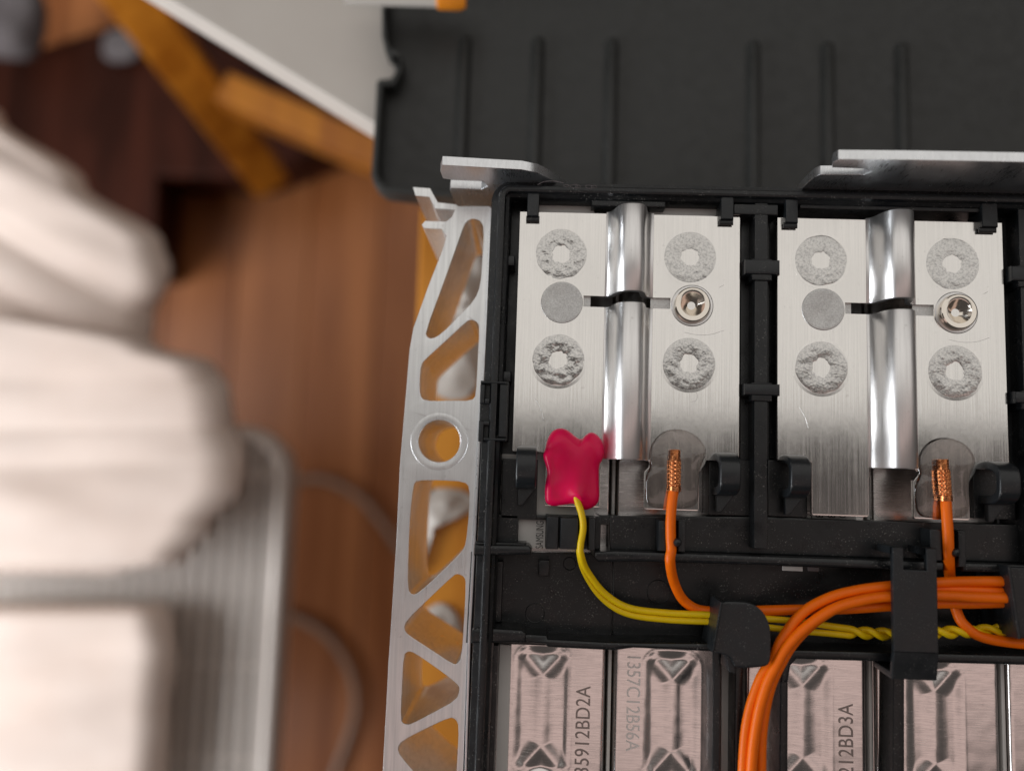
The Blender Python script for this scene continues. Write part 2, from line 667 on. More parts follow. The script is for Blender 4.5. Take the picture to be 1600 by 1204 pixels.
# hanging white sheet
def sheet(name, bound, ytop_z, label, left=-140, seed=1, zoff=0.0, fold=9.0, freq=0.05, slope=0.35):
    rows, cols = 90, 70
    verts, faces = [], []
    ys0, ys1 = bound[0][1], bound[-1][1]

    def xr(y):
        for (xa, ya), (xb, yb_) in zip(bound, bound[1:]):
            if ya <= y <= yb_:
                s = (y - ya) / max(yb_ - ya, 1e-6)
                s = s * s * (3 - 2 * s)
                return xa + (xb - xa) * s
        return bound[-1][0]
    for i in range(rows + 1):
        py = ys0 + (ys1 - ys0) * i / rows
        R = xr(py)
        for k in range(cols + 1):
            s = k / cols
            px = left + (R - left) * s
            c = (py + px * slope) * freq
            z = ytop_z + zoff + fold * (1.6 * abs(math.sin(c * 0.5)) ** 0.8 + 0.7 * abs(math.sin(c * 0.83 + seed)) + 0.25 * math.sin(2.3 * c + px * 0.012)) \
                + 2 * noise.noise(Vector((px * 0.006, py * 0.02, seed)))
            e = max(0, (s - 0.86) / 0.14)
            z -= 12 * e * e
            ed = min(i, rows - i) / rows
            z -= 16 * max(0, 1 - ed / 0.06) ** 2
            verts.append(W(px, py, z))
    for i in range(rows):
        for k in range(cols):
            a = i * (cols + 1) + k
            faces.append((a, a + 1, a + cols + 2, a + cols + 1))
    o = link_mesh(name, mesh_pd(name, verts, faces, 80), 'sheet_fabric')
    m = o.modifiers.new('thickness', 'SOLIDIFY')
    m.thickness = 0.003
    m.offset = -1
    return tag(o, label, 'sheet', 'hanging white sheets')


sheet('white_sheet', [(-120, 120), (0, 188), (130, 292), (252, 385), (264, 420), (236, 500), (230, 560)], -330, 'topmost fold of cream white sheet hanging above the others at left', seed=3, slope=-0.6, freq=0.034, fold=3.5)
sheet('white_sheet', [(-120, 470), (245, 548), (335, 575), (357, 612), (362, 655), (384, 715), (380, 752), (330, 815), (292, 868), (180, 890)], -300, 'bright white sheet at left whose corner overhangs the fan', seed=5, slope=0.02, freq=0.028, fold=4)
sheet('white_sheet', [(-60, 948), (90, 922), (235, 905), (262, 960), (272, 1020), (262, 1120), (256, 1260)], -318, 'pinkish white sheet hanging low in front of the fan grille', seed=8, slope=0.1, freq=0.02, fold=3)

# pale cables lying in arcs over the floor
for pts, lab in (([(395, 760), (450, 752), (505, 748), (560, 775), (600, 820), (640, 880)], 'upper pale cable curving over the floor beside the fan'),
                 ([(400, 962), (455, 962), (510, 992), (546, 1045), (556, 1100), (545, 1150), (520, 1215)], 'lower pale cable looping over the floor beside the fan')):
    o = tube('pale_cable', wpath([(x, y, -642) for x, y in pts]), 3.6, 'grey_cable')
    tag(o, lab, 'cable', 'pale cables on the floor')

# black plastic tray behind the module
TZ = -58.0
tray = thing('plastic_tray', W(1100, 150, TZ - 20), 'black plastic tray with raised ribs behind the battery module', 'tray')
outer = [(596, -120), (596, 55), (601, 78), (618, 84), (619, 107), (609, 124), (588, 126), (584, 200), (579, 272), (584, 288), (599, 299), (640, 304), (1900, 372), (1900, -120)]
inn = [(x * 1.0 + dx, y + dy) for (x, y), (dx, dy) in zip(outer, [(9, 0), (9, 3), (12, 5), (9, 2), (9, 4), (8, 8), (10, 8), (10, 0), (11, -2), (10, -8), (5, -10), (0, -11), (0, -11), (0, 0)])]
slab('tray_rim', outer, TZ, TZ - 9, 'tray_plastic', tray, 0.8, 0, [inn])
slab('tray_floor', [(x + 3, y - 2) for x, y in outer], TZ - 6, TZ - 8.6, 'tray_plastic', tray, 0.3)
rib_me = None
for px, py in ((728, 62), (841, 64), (956, 66), (1176, 70), (1291, 72), (1406, 74)):
    a = W(px, py, TZ - 7)
    b = W(px - 4, 330, TZ - 7)
    if rib_me is None:
        prof = [(-2.2, -2.2), (-1.5, -0.5), (-0.7, 0.0), (0.7, 0.0), (1.5, -0.5), (2.2, -2.2)]
        v, f = [], []
        stations = [(0.9, 0.0), (0, 0.7), (-1.0, 1.0), (-46, 1.0)]
        for (yy, k) in stations:
            for (x, z) in prof:
                v.append((x * (0.6 + 0.4 * k), yy, z * 1.0 if k == 1 else z - 2.2 * (1 - k)))
        n = len(prof)
        for i in range(len(stations) - 1):
            for k in range(n - 1):
                f.append((i * n + k, i * n + k + 1, (i + 1) * n + k + 1, (i + 1) * n + k))
        f.append(tuple(range(n)))
        f.append(tuple(range((len(stations) - 1) * n, len(stations) * n)))
        rib_me = mesh_pd('rib', v, f, 50)
        rib_me.materials.append(MATS['tray_plastic'])
    o = link_mesh('rib', rib_me, None, tray)
    o.location = Vector((a.x, a.y, TZ - 4.1)) * MM

# marker lying on the tray's top edge
mk = thing('marker_pen', W(660, 2, TZ + 4), 'white marker with an orange end on the tray at the top edge', 'marker')
pa, pb, pc = W(540, -6, TZ + 5), W(683, -2, TZ + 5), W(728, 0, TZ + 5)
tube('barrel', [pa, pa.lerp(pb, 0.5), pb], 2.4, 'white_laminate', mk, 20)
tube('cap', [pb, pb.lerp(pc, 0.06), pb.lerp(pc, 0.8), pb.lerp(pc, 0.97), pc], lambda s: 3.0 if 0.05 < s < 0.6 else 2.3, 'orange_plastic', mk, 20)

# pale lumps added for light mirrored on the end plate's opening walls
def lump(outline, z, label, seed):
    P = chaikin([Vector((W(x, y, z).x, W(x, y, z).y)) for x, y in outline], 2)
    c = sum(P, Vector((0, 0))) / len(P)
    v, f = [], []
    n, rings = len(P), 14
    for i in range(rings):
        q = 1 - i / rings
        for p in P:
            w = c + (p - c) * q
            h = 4 * (1 - q ** 3) * (0.7 + 0.9 * noise.noise(Vector((w.x * 0.11, w.y * 0.11, seed)))) + 0.6 * noise.noise(Vector((w.x * 0.3, w.y * 0.3, seed)))
            v.append((w.x, w.y, z + max(0.2, h)))
    v.append((c.x, c.y, z + 6))
    for i in range(rings - 1):
        for k in range(n):
            f.append((i * n + k, i * n + (k + 1) % n, (i + 1) * n + (k + 1) % n, (i + 1) * n + k))
    for k in range(n):
        f.append(((rings - 1) * n + k, (rings - 1) * n + (k + 1) % n, len(v) - 1))
    f.append(tuple(range(n)))
    return tag(link_mesh('reflection_lump', mesh_pd('reflection_lump', v, f, 60), 'white_laminate'), label, 'lump', 'added lumps of mirrored light under the end plate')


lump([(690, 372), (752, 400), (748, 452), (706, 472), (672, 520), (652, 585), (690, 628), (742, 622), (752, 560), (762, 460), (770, 372), (730, 350)], -104.5, 'pale rag added for mirrored light behind the two topmost openings of the end plate', 2.0)
lump([(640, 770), (700, 760), (740, 772), (742, 802), (690, 806), (668, 830), (662, 900), (640, 925), (630, 860)], -104.5, 'pale rag added for mirrored light behind the opening below the round hole', 5.0)
lump([(655, 960), (690, 935), (722, 965), (724, 1010), (706, 1040), (680, 1005), (640, 1000)], -104.5, 'pale rag added for mirrored light behind the triangular opening beside the channel', 9.0)

# ================================================================== metal plates round the module
LZ = -8.0
H1 = [(728, 346), (739, 341), (751, 345), (756, 356), (754, 400), (751, 444), (742, 468), (716, 495), (690, 521), (676, 529), (667, 527), (665, 518), (694, 440), (722, 360)]
H2 = [(729, 502), (737, 499), (747, 504), (749, 515), (746, 566), (744, 616), (737, 626), (700, 626), (663, 626), (656, 617), (656, 592), (658, 570), (664, 562), (697, 532)]
H3 = [(646, 757), (652, 750), (690, 750), (725, 752), (734, 761), (733, 800), (728, 848), (723, 860), (690, 893), (654, 926), (644, 929), (637, 920), (638, 868), (641, 800)]
H4 = [(709, 898), (716, 896), (726, 901), (728, 911), (725, 971), (721, 1027), (714, 1037), (706, 1036), (670, 1012), (636, 990), (631, 981), (635, 969), (672, 933)]
H5 = [(631, 1022), (638, 1017), (647, 1019), (682, 1043), (714, 1067), (719, 1076), (713, 1093), (676, 1113), (642, 1131), (632, 1131), (626, 1124), (628, 1073)]
H6 = [(628, 1157), (665, 1138), (703, 1120), (712, 1123), (717, 1134), (714, 1190), (711, 1245), (700, 1252), (665, 1225), (625, 1180), (621, 1168)]
lat_out = [(593, 1300), (598, 1204), (607, 1035), (613, 944), (619, 850), (625, 724), (632, 640), (640, 545), (646, 512), (668, 450), (691, 391), (698, 368), (690, 358), (663, 357), (659, 351), (664, 345), (697, 346), (706, 339), (711, 328), (680, 326), (671, 308), (649, 306), (645, 292), (672, 294), (684, 316), (712, 319), (716, 322), (766, 322), (764, 380), (759, 480), (755, 560), (747, 675), (738, 856), (731, 988), (724, 1204), (719, 1300)]
ep = thing('end_plate', W(690, 700, LZ - 40), 'brushed aluminium end plate with triangular cut-outs and one round hole', 'end plate')
circ = [(686.3 + 33 * math.cos(a), 689 + 33 * math.sin(a)) for a in [2 * math.pi * i / 40 for i in range(40)]]
slab('truss_plate', lat_out, LZ, LZ - 30, 'end_plate_metal', ep, 0.12, 0, [H1, H2, circ, H3, H4, H5, H6], 1)
cc = W(686.3, 689, LZ)
r1 = (W(720.5, 689, LZ) - cc).x
r2 = (W(731.5, 689, LZ) - cc).x
lathe('countersink_ring', [(r1 - 0.25, -0.9), (r1 - 0.2, -0.15), (r1, 0.02), (r1 + 0.5, 0.05), (r2 - 0.5, 0.06), (r2 - 0.1, 0.03), (r2, -0.05)], cc.x, cc.y, 'end_plate_metal', ep, 64, LZ)
slab('flange', [(764, 324), (769, 324), (764, 480), (752, 675), (743, 856), (736, 988), (727, 1300), (723, 1300), (731, 988), (738, 856), (747, 675), (759, 480)], LZ + 2.5, LZ - 30, 'side_plate_metal', ep, 0.15)

# upright side plate along the top edge: profile in X-Z
YF = W(1200, 293, 2.0).y + 0.6
sp = thing('side_plate', (40, YF, -40), 'upright aluminium side plate with forked ends behind the black frame', 'side plate')
prof_px = [(688, 268), (691, 258), (760, 262), (815, 265), (840, 270), (862, 281), (884, 296), (905, 345), (1225, 355), (1246, 303), (1256, 292), (1272, 277), (1282, 273), (1350, 273), (1362, 268), (1352, 264), (1300, 262), (1302, 254), (1310, 249), (1420, 250), (1750, 256), (1750, 420), (716, 330), (703, 298), (704, 294), (752, 296), (762, 291), (755, 283), (705, 281), (692, 279)]
P2 = [WY(x, y, YF) for x, y in prof_px]
me = extrude2d('upright_sheet', [[(v.x, v.z) for v in P2]], 1.9, 0.12)
me.transform(Matrix.Translation((0, YF * MM, 0)) @ Matrix.Rotation(math.radians(90), 4, 'X'))
link_mesh('upright_sheet', me, 'side_plate_metal', sp)

# ================================================================== black frame of the module
fr = thing('cell_holder_frame', W(1100, 700, -60), 'black moulded plastic frame holding the cells and busbars', 'battery frame')
PX = 53.196                                             # pitch of the busbars, mm


def sweep(name, path, prof, mat, parent):
    """profile (inward offset, z) along a 2D path"""
    v, f = [], []
    n = len(prof)
    for i, p in enumerate(path):
        d = (path[min(i + 1, len(path) - 1)] - path[max(i - 1, 0)]).normalized()
        nrm = Vector((d.y, -d.x))
        for off, z in prof:
            q = p + nrm * off
            v.append((q.x, q.y, z))
    for i in range(len(path) - 1):
        for k in range(n - 1):
            f.append((i * n + k, (i + 1) * n + k, (i + 1) * n + k + 1, i * n + k + 1))
    return link_mesh(name, mesh_pd(name, v, f, 28), mat, parent)


xl0, xl1 = W(767, 335, 0.5), W(733, 1100, 0.5)
yt_ = W(1000, 282.5, 2.0).y
XL = xl0.x
YT = yt_
rad = 4.2
path = [Vector((xl1.x, -85.0)), Vector((xl1.x, -40.0)), Vector((XL, 20.0)), Vector((XL, YT - rad))]
path = [Vector((XL + (xl1.x - XL) * s, -85 + (YT - rad + 85) * (1 - s))) for s in [1 - i / 24 for i in range(25)]]
for i in range(1, 10):
    a = math.pi - (math.pi / 2) * i / 10
    path.append(Vector((XL + rad + rad * math.cos(a), YT - rad + rad * math.sin(a))))
for i in range(41):
    path.append(Vector((XL + rad + i * 3.5, YT)))
sweep('outer_wall', path, [(0, -45), (0, -0.3), (0.15, 0.1), (1.35, 0.4), (1.45, 1.9), (1.75, 2.4), (2.1, 2.5), (2.6, 2.5), (2.9, 2.35), (3.2, 1.6), (3.8, 1.2), (4.1, 0.6), (4.25, -10), (3.9, -45)], 'frame_plastic', fr)

# web under the busbars, with window openings
cellTop = -8.6
ZB = -2.4


def px_x(px, py, z):
    return W(px, py, z).x


def web(px0, py0, px1, py1, z=ZB, depth=6, name='web'):
    return bar(name, px0, py0, px1, py1, z, z - depth, 'frame_plastic', fr, 0.25)


web(785, 716, 838, 812)
web(1108, 716, 1179, 806)
web(1200, 718, 1262, 808, name='web')
web(1520, 730, 1588, 812)
web(1622, 730, 1700, 812)
web(772, 802.5, 809, 856)
web(853, 803, 938, 858)
slab('web', [(953, 805), (1200, 807), (1420, 815), (1720, 823), (1720, 882), (1420, 874), (1200, 866), (953, 858)], ZB, ZB - 6, 'frame_plastic', fr, 0.25)
web(809, 803.5, 853, 812, ZB - 0.3)
web(937, 804, 954, 820, ZB - 0.3)

web(786, 322, 816, 716, -5.0, 3, 'dark_gap_strip')  # black strips added to keep the gaps beside the busbars dark
web(1150, 330, 1180, 716, -5.0, 3, 'dark_gap_strip')
web(1199, 332, 1222, 716, -5.0, 3, 'dark_gap_strip')
web(1562, 340, 1595, 730, -5.0, 3, 'dark_gap_strip')
# dividers between the busbars with their cross lugs, and the next one to the right
dx_c = (W(1179, 500, 1.0).x + W(1200, 500, 1.0).x) / 2
for k in (0, 1):
    X = dx_c + PX * k
    yb0, yt0 = W(1190, 857 + 14 * k, 1.0).y, YT - 3.0
    dv = block('divider', X - 1.4, yb0, X + 1.4, yt0, 1.0, -12, 'frame_plastic', fr, 0.35)
    block('divider_foot', X - 3.1, yb0 + 15, X + 3.1, yt0 - 1, -3.4, -14, 'frame_plastic', fr, 0.3)
    for ya, yb2 in ((405, 428), (599, 617)):
        a, b = W(1190, ya, 2.0).y, W(1190, yb2, 2.0).y
        block('lug', X - 3.55, b, X + 3.55, a, 2.0, -6, 'clip_plastic', dv, 0.5)
        block('lug_stem', X - 2.1, b - 1.2, X + 2.1, a + 0.3, 1.5, -6, 'frame_plastic', dv, 0.4)

# small lugs on the left wall
for py in (407, 588):
    a = W(800, py, 0.5)
    block('lug', XL + 3.6, a.y - 1.1, XL + 5.3, a.y + 1.1, 0.6, -5, 'clip_plastic', fr, 0.5)

# hold-down clips along the top edge
for i, (x0, y0, x1, y1) in enumerate(((824, 308, 842, 337), (1127, 312, 1147, 342), (1228, 318, 1248, 347), (1535, 324, 1561, 354))):
    a, b = W(x0, y0, 2.0), W(x1, y1, 2.0)
    c = block('hold_down_clip', a.x, b.y, b.x, a.y + 1, 1.9, -4, 'clip_plastic', fr, 0.4)
    block('clip_nose', a.x - 0.15, b.y - 0.9, b.x + 0.15, b.y + 0.3, 1.1, 0.15, 'frame_plastic', c, 0.35)
# ledge pieces of the upper rim
bar('rim_ledge', 925, 305, 1040, 324, 0.8, -6, 'frame_plastic', fr, 0.3)
bar('rim_ledge', 1147, 318, 1216, 336, 1.2, -6, 'frame_plastic', fr, 0.3)
bar('rim_ledge', 1250, 316, 1534, 332, 0.9, -6, 'frame_plastic', fr, 0.3)

# arch-shaped hold-downs at the lower busbar edge
def arch_mesh():
    L, H, wl = 8.6, 9.6, 4.0
    out, inn_ = [], []
    n = 14
    for i in range(n + 1):
        a = math.pi * i / n
        se = lambda q, e: math.copysign(abs(q) ** e, q)
        out.append((L / 2 * se(math.cos(a), 0.62), H * (0.30 + 0.70 * se(math.sin(a), 0.75))))
        inn_.append(((L / 2 - 1.7) * se(math.cos(a), 0.55), H * 0.30 + (H * 0.70 - 1.7) * se(math.sin(a), 0.7)))
    loop = [(L / 2, 0)] + out + [(-L / 2, 0), (-L / 2 + 1.7, 0)] + inn_[::-1] + [(L / 2 - 1.7, 0)]
    me = extrude2d('arch_clip', [loop], wl, 0.35, 3)
    # (u, v, depth) -> (x = depth, y = u, z = v)
    me.transform(Matrix(((0, 0, 1, 0), (1, 0, 0, 0), (0, 1, 0, 0), (0, 0, 0, 1))))
    return me


am = arch_mesh()
am.materials.append(MATS['clip_plastic'])
gm = extrude2d('gusset', [[(0, 0), (0, -3.6), (1.0, -3.6), (3.6, 0)]], 1.6, 0.25)
gm.materials.append(MATS['clip_plastic'])
AZ = -4.0
topL, topR = W(838, 740, 5.4), W(1158, 750, 5.4)
for k in (0, 1):
    for X in (topL.x, topR.x):
        yy = W(1000, 737, 5.4).y + 0.15
        o = link_mesh('arch_clip', am, None, fr)
        o.location = Vector((X + PX * k, yy, AZ)) * MM
        g = link_mesh('gusset', gm, None, fr)
        g.location = Vector((X + PX * k - 3.6, yy - 4.0, 0.4)) * MM

# latch box on the left wall
lb = bar('latch_box', 751, 594, 793, 690, 0.9, -9, 'frame_plastic', fr, 0.35, 0.4)
o = bar('latch_jaw', 751, 594, 791, 600, 2.6, -6, 'clip_plastic', lb, 0.35)
bar('latch_jaw', 750.5, 600, 757, 630, 2.6, -6, 'clip_plastic', lb, 0.35)
bar('latch_jaw', 757, 622, 765, 630, 2.6, -6, 'clip_plastic', lb, 0.35)
bar('latch_jaw', 748, 657, 755, 689, 2.6, -6, 'clip_plastic', lb, 0.35)
bar('latch_jaw', 755, 657, 765, 664, 2.6, -6, 'clip_plastic', lb, 0.35)
bar('latch_jaw', 755, 683, 790, 689, 2.6, -6, 'clip_plastic', lb, 0.35)
bar('latch_jaw', 781, 600, 791, 683, 2.2, -6, 'clip_plastic', lb, 0.35)
slab('side_rib', [(766, 692), (778, 692), (771, 840), (758, 840)], 1.6, -8, 'clip_plastic', fr, 0.4)

# shelf, channel walls and floor
CZ = -9.8
slab('shelf', [(741, 851), (826, 852), (831, 858), (829, 866), (740, 868)], 2.2, -6, 'frame_plastic', fr, 0.5)
slab('shelf_lip', [(742, 846), (822, 848), (822, 853), (741, 852)], 1.0, -6, 'frame_plastic', fr, 0.4)
slab('channel_wall', [(929, 862), (960, 860), (1182, 868), (1475, 878), (1475, 892), (1182, 882), (990, 877), (960, 878), (934, 877), (928, 870)], 1.0, -16, 'frame_plastic', fr, 0.5)
slab('channel_wall', [(1503, 879), (1720, 886), (1720, 900), (1506, 893)], 1.0, -16, 'frame_plastic', fr, 0.5)
slab('channel_floor', [(736, 862), (956, 864), (956, 1012), (728, 1004)], CZ + 2.5, CZ - 1, 'frame_plastic', fr, 0.3)
slab('channel_floor', [(957, 862), (1740, 890), (1740, 1030), (957, 1008)], CZ + 1.6, CZ - 1, 'frame_plastic', fr, 0.3)
bar('channel_rib', 768, 876, 783, 972, CZ + 4.6, CZ, 'frame_plastic', fr, 0.4)
bar('channel_rib', 745, 878, 764, 982, CZ + 5.6, CZ, 'frame_plastic', fr, 0.5)
bar('channel_post', 842, 874, 858, 900, CZ + 5.0, CZ, 'frame_plastic', fr, 0.4)
for px, py, r in ((836, 957, 1.95), (890, 880, 1.3), (1030, 925, 2.4)):
    a = W(px, py, CZ + 2.5)
    zz = CZ + 2.5 if px < 956 else CZ + 1.6
    lathe('ejector_mark', [(r - 0.12, -0.2), (r - 0.1, 0.03), (r, 0.09), (r + 0.1, 0.03), (r + 0.12, -0.2)], a.x, a.y, 'frame_plastic', fr, 40, zz)
slab('channel_sill', [(737, 985), (745, 980), (815, 984), (822, 990), (820, 1004), (735, 1005)], 0.8, -8.9, 'frame_plastic', fr, 0.5)
slab('channel_sill', [(818, 990), (854, 992), (856, 998), (950, 1003), (1002, 1004), (1120, 1005), (1120, 1018), (990, 1012), (960, 1016), (856, 1011), (852, 1006), (818, 1004)], 0.0, -8.9, 'frame_plastic', fr, 0.5)
slab('channel_sill', [(1236, 1015), (1400, 1019), (1720, 1027), (1720, 1042), (1245, 1030), (1236, 1040), (1232, 1066), (1221, 1066), (1222, 1030), (1228, 1020)], 0.0, -8.9, 'frame_plastic', fr, 0.5)
# walls round the lower windows
slab('window_wall', [(752, 1004), (779, 1008), (768, 1300), (738, 1300)], -1.8, -14, 'frame_plastic', fr, 0.4)
slab('window_wall', [(757, 1012), (771, 1012), (760, 1300), (746, 1300)], -0.4, -1.9, 'frame_plastic', fr, 0.4)
slab('window_wall', [(1114, 1012), (1127, 1020), (1126, 1300), (1112, 1300)], -1.0, -12, 'frame_plastic', fr, 0.4)
slab('window_wall', [(1149, 1040), (1162, 1040), (1161, 1300), (1147, 1300)], -2.0, -12, 'frame_plastic', fr, 0.4)
slab('window_wall', [(1220, 1060), (1232, 1060), (1231, 1300), (1218, 1300)], -1.4, -12, 'frame_plastic', fr, 0.4)
slab('window_wall', [(1396, 1030), (1414, 1030), (1414, 1300), (1395, 1300)], -2.0, -12, 'frame_plastic', fr, 0.4)
slab('trench_floor', [(1148, 1010), (1232, 1010), (1232, 1300), (1148, 1300)], -13, -16, 'rubber', fr, 0.2)
# cable guards over the channel
slab('cable_guard', [(1128, 939), (1150, 939), (1172, 941), (1188, 950), (1199, 965), (1205, 985), (1205, 1020), (1203, 1036), (1195, 1042), (1150, 1045), (1144, 1030), (1137, 1024), (1113, 1018), (1117, 990), (1124, 950)], 4.0, 2.2, 'clip_plastic', fr, 0.35, 1)
slab('guard_stem', [(1130, 1010), (1150, 1012), (1150, 1052), (1140, 1050)], 2.3, -8, 'clip_plastic', fr, 0.3)
slab('guard_edge', [(1126, 940), (1130, 940), (1117, 1018), (1112, 1018)], 4.4, -6, 'clip_plastic', fr, 0.25)
slab('cable_guard', [(1576, 885), (1640, 888), (1640, 1000), (1594, 997), (1586, 980), (1578, 930)], 4.0, 2.2, 'clip_plastic', fr, 0.35)
slab('guard_edge', [(1575, 884), (1580, 884), (1597, 998), (1591, 998)], 4.4, -8, 'clip_plastic', fr, 0.25)
# posts guiding the wires out of the windows
for x0, y0, x1, y1, zt in ((854, 806, 872, 858, 1.0), (876, 808, 903, 858, 1.8), (920, 808, 930, 860, 2.0), (1029, 812, 1041, 861, 1.6), (1060, 813, 1071, 862, 2.0), (1453, 826, 1473, 876, 1.6), (1497, 828, 1511, 886, 2.0)):
    bar('wire_post', x0, y0, x1, y1, zt, -8, 'clip_plastic', fr, 0.4)
for px, py in ((1058, 847), (1493, 863)):
    a = W(px, py, 2.4)
    lathe('post_nub', [(0.1, 1.0), (0.6, 0.8), (0.9, 0.1), (0.9, -3.0)], a.x, a.y, 'clip_plastic', fr, 16, 2.2)

a, b = W(1223, 884, -3.0), W(1280, 893, -3.0)
block('rating_tag', a.x, b.y, a.x + (b.x - a.x) * 0.55, a.y, -3.0, -3.4, 'cell_film', fr, 0.05)
block('rating_tag', a.x + (b.x - a.x) * 0.7, b.y + 0.1, b.x, a.y, -3.0, -3.4, 'grey_fabric', fr, 0.05)

# ================================================================== battery cells
gapX = W(952, 1100, cellTop).x
CP = 26.6
CELLS = [('35912BD2A', 90, 'battery cell at lower left engraved with a code ending in D2A'),
         ('1357C12B56A', -90, 'battery cell beside the leftmost one, with code reading downwards'),
         ('5212BD3A', 90, 'battery cell under the curving orange wires engraved with a code ending in D3A'),
         ('', 90, 'battery cell below the black strap, no code in view'),
         ('', 90, 'battery cell cut off by the right edge of the picture')]


def seg_d(p, a, b):
    ab = b - a
    s = max(0, min(1, (p - a).dot(ab) / ab.length_squared))
    return (p - (a + ab * s)).length


vc = W(850, 1054, cellTop)
vb = W(846, 1165, cellTop)
v_tl, v_tr = W(821, 1016, cellTop), W(880, 1016, cellTop)
rec_l, rec_r = W(803, 1100, cellTop).x, W(891, 1100, cellTop).x
xm = (rec_l + rec_r) / 2
hw = (rec_r - rec_l) / 2
ymid = (vc.y + vb.y) / 2
hl = (W(850, 1008, cellTop).y - ymid)


def lid_mesh(X0):
    """lid of a cell with its stamped vent, as relief"""
    xc = gapX - CP / 2
    x0, x1 = xc - 12.4, xc + 12.4
    y1, y0 = W(900, 985, cellTop).y, W(900, 1260, cellTop).y
    nx, ny = 92, 130
    v, f = [], []
    sx_ = xm + 0.0
    for j in range(ny + 1):
        y = y0 + (y1 - y0) * j / ny
        for i in range(nx + 1):
            x = x0 + (x1 - x0) * i / nx
            # rounded recess
            rr = 3.2
            qx, qy = abs(x - xm) - (hw - rr), abs(y - ymid) - (hl - rr)
            d = math.hypot(max(qx, 0), max(qy, 0)) + min(max(qx, qy), 0) - rr
            s = min(1, max(0, -d / 1.9))
            z = -0.50 * s * s * (3 - 2 * s)
            if d > 0:
                z += 0.06 * math.exp(-(d / 0.3) ** 2)
            p = Vector((x, y))
            top = Vector((xm, vc.y))
            bot = Vector((xm, vb.y))
            ar = Vector((hw - 1.2, hl - abs(vc.y - ymid) - 0.8))
            dd = min(seg_d(p, top, bot), seg_d(p, top, top + ar), seg_d(p, top, top + Vector((-ar.x, ar.y))),
                     seg_d(p, bot, bot - ar), seg_d(p, bot, bot + Vector((ar.x, -ar.y))))
            if d < 0:
                z += (0.12 * max(0, 1 - dd / 1.6) + 0.36 * (0.5 + 0.5 * math.cos(math.pi * min(1, dd / 3.0)))) * min(1, -d / 1.4)
            z += 0.02 * noise.noise(Vector((x * 0.4, y * 0.4, X0)))
            e = min(i, nx - i) * (x1 - x0) / nx
            if e < 0.9:
                z -= 0.9 - math.sqrt(max(0, 0.81 - (0.9 - e) ** 2))
            v.append((x + X0, y, z + cellTop))
    for j in range(ny):
        for i in range(nx):
            a = j * (nx + 1) + i
            f.append((a, a + 1, a + nx + 2, a + nx + 1))
    return mesh_pd('lid', v, f, 70)


ytop_cell = YT - 3.6
for k, (code, rot, lab) in enumerate(CELLS):
    X0 = CP * k
    xc = gapX - CP / 2 + X0
    c = thing('battery_cell', (xc, -20, -60), lab, 'battery cell', 'cells in the module')
    ylim = W(900, 985, cellTop).y
    block('can', xc - 12.5, ylim - 60, xc + 12.5, ytop_cell, cellTop - 1.4, -60, 'cell_metal', c, 0.5, 0.8)
    block('top_cover', xc - 12.4, ylim + 0.05, xc + 12.4, ytop_cell - 0.3, cellTop, cellTop - 1.3, 'cell_metal', c, 0.5, 0.6)
    link_mesh('lid', lid_mesh(X0), 'cell_metal', c)
    block('film', xc + 12.95, ylim - 60, xc + 13.65, ytop_cell - 1, cellTop - 0.2, -40, 'cell_film', c, 0.2)
    if code and rot == 90:
        p = W(913, 1071, cellTop)
        text('code', code, p.x + X0 + (0.2 if k else 0), p.y - (1.3 if k else 0), cellTop + 0.06, 4.25, 90, 'engraved_ink', c, 0.82, 'RIGHT', 0.03, 1.02)
    elif code:
        p = W(987, 1173, cellTop)
        text('code', code, p.x, p.y, cellTop + 0.06, 4.0, -90, 'engraved_light', c, 0.82, 'RIGHT', 0.03, 1.0)
    # grey printed film round the terminals
    FILM = -4.4
    if k in (0, 2):
        lab_o = block('printed_film', xc - 10.5, ylim + 17.0, xc + 9.0, ylim + 36.0, FILM, FILM - 0.3, 'cell_film', c, 0.0)
    if k == 0:
        p = W(844.5, 813, FILM)
        text('lettering', 'SAMSUNG', p.x, p.y, FILM + 0.03, 2.2, 90, 'print_ink', lab_o, 0.56, 'RIGHT', 0.01)
    if k == 2:
        for q, (s, px) in enumerate((('V DT', 1264), ('18', 1281), ('38', 1300), ('KC', 1317))):
            p = W(px, 809, FILM)
            text('lettering', s, p.x, p.y, FILM + 0.03, 2.2, 90, 'print_ink', lab_o, 0.8, 'CENTER', 0.01)
# grey film strips seen at the window edges
for px0, px1, lab in ((781, 799, 0), (1128.5, 1148, 1)):
    pass
fs = slab('edge_film', [(781, 1006), (799, 1008), (790, 1300), (771, 1300)], cellTop + 0.9, cellTop + 0.4, 'cell_film', None, 0.1)
fs2 = slab('edge_film', [(1128, 1018), (1147, 1030), (1146, 1300), (1126, 1300)], cellTop + 0.9, cellTop + 0.4, 'cell_film', None, 0.1)
cells = [o for o in COL.objects if o.name.startswith('battery_cell')]
for f_, c in ((fs, cells[0]), (fs2, cells[1])):
    f_.parent = c
    f_.matrix_parent_inverse = Matrix.Translation(-c.location)

# ================================================================== busbars
WX, WYc, A_, B_ = 6.8998, 32.2618, 26.5424, 22.1328
PCX = WX + A_ / 2 + 0.695
HW = 22.772
PTOP = 41.105
ridge = [(-4.9, 0.0), (-4.45, 0.16), (-4.0, 0.75), (-3.6, 1.9), (-3.25, 3.3), (-2.85, 4.5), (-2.2, 5.5), (-1.3, 6.1), (0, 6.3), (1.3, 6.1), (2.2, 5.5), (2.75, 4.5), (3.05, 3.2), (3.35, 1.7), (3.75, 0.6), (4.3, 0.12), (4.9, 0.0)]
ridge = [(p.x, p.y) for p in catmull([Vector((a, b, 0)) for a, b in ridge], 3)]
RX = W(981, 540, 0).x
TH = 1.2


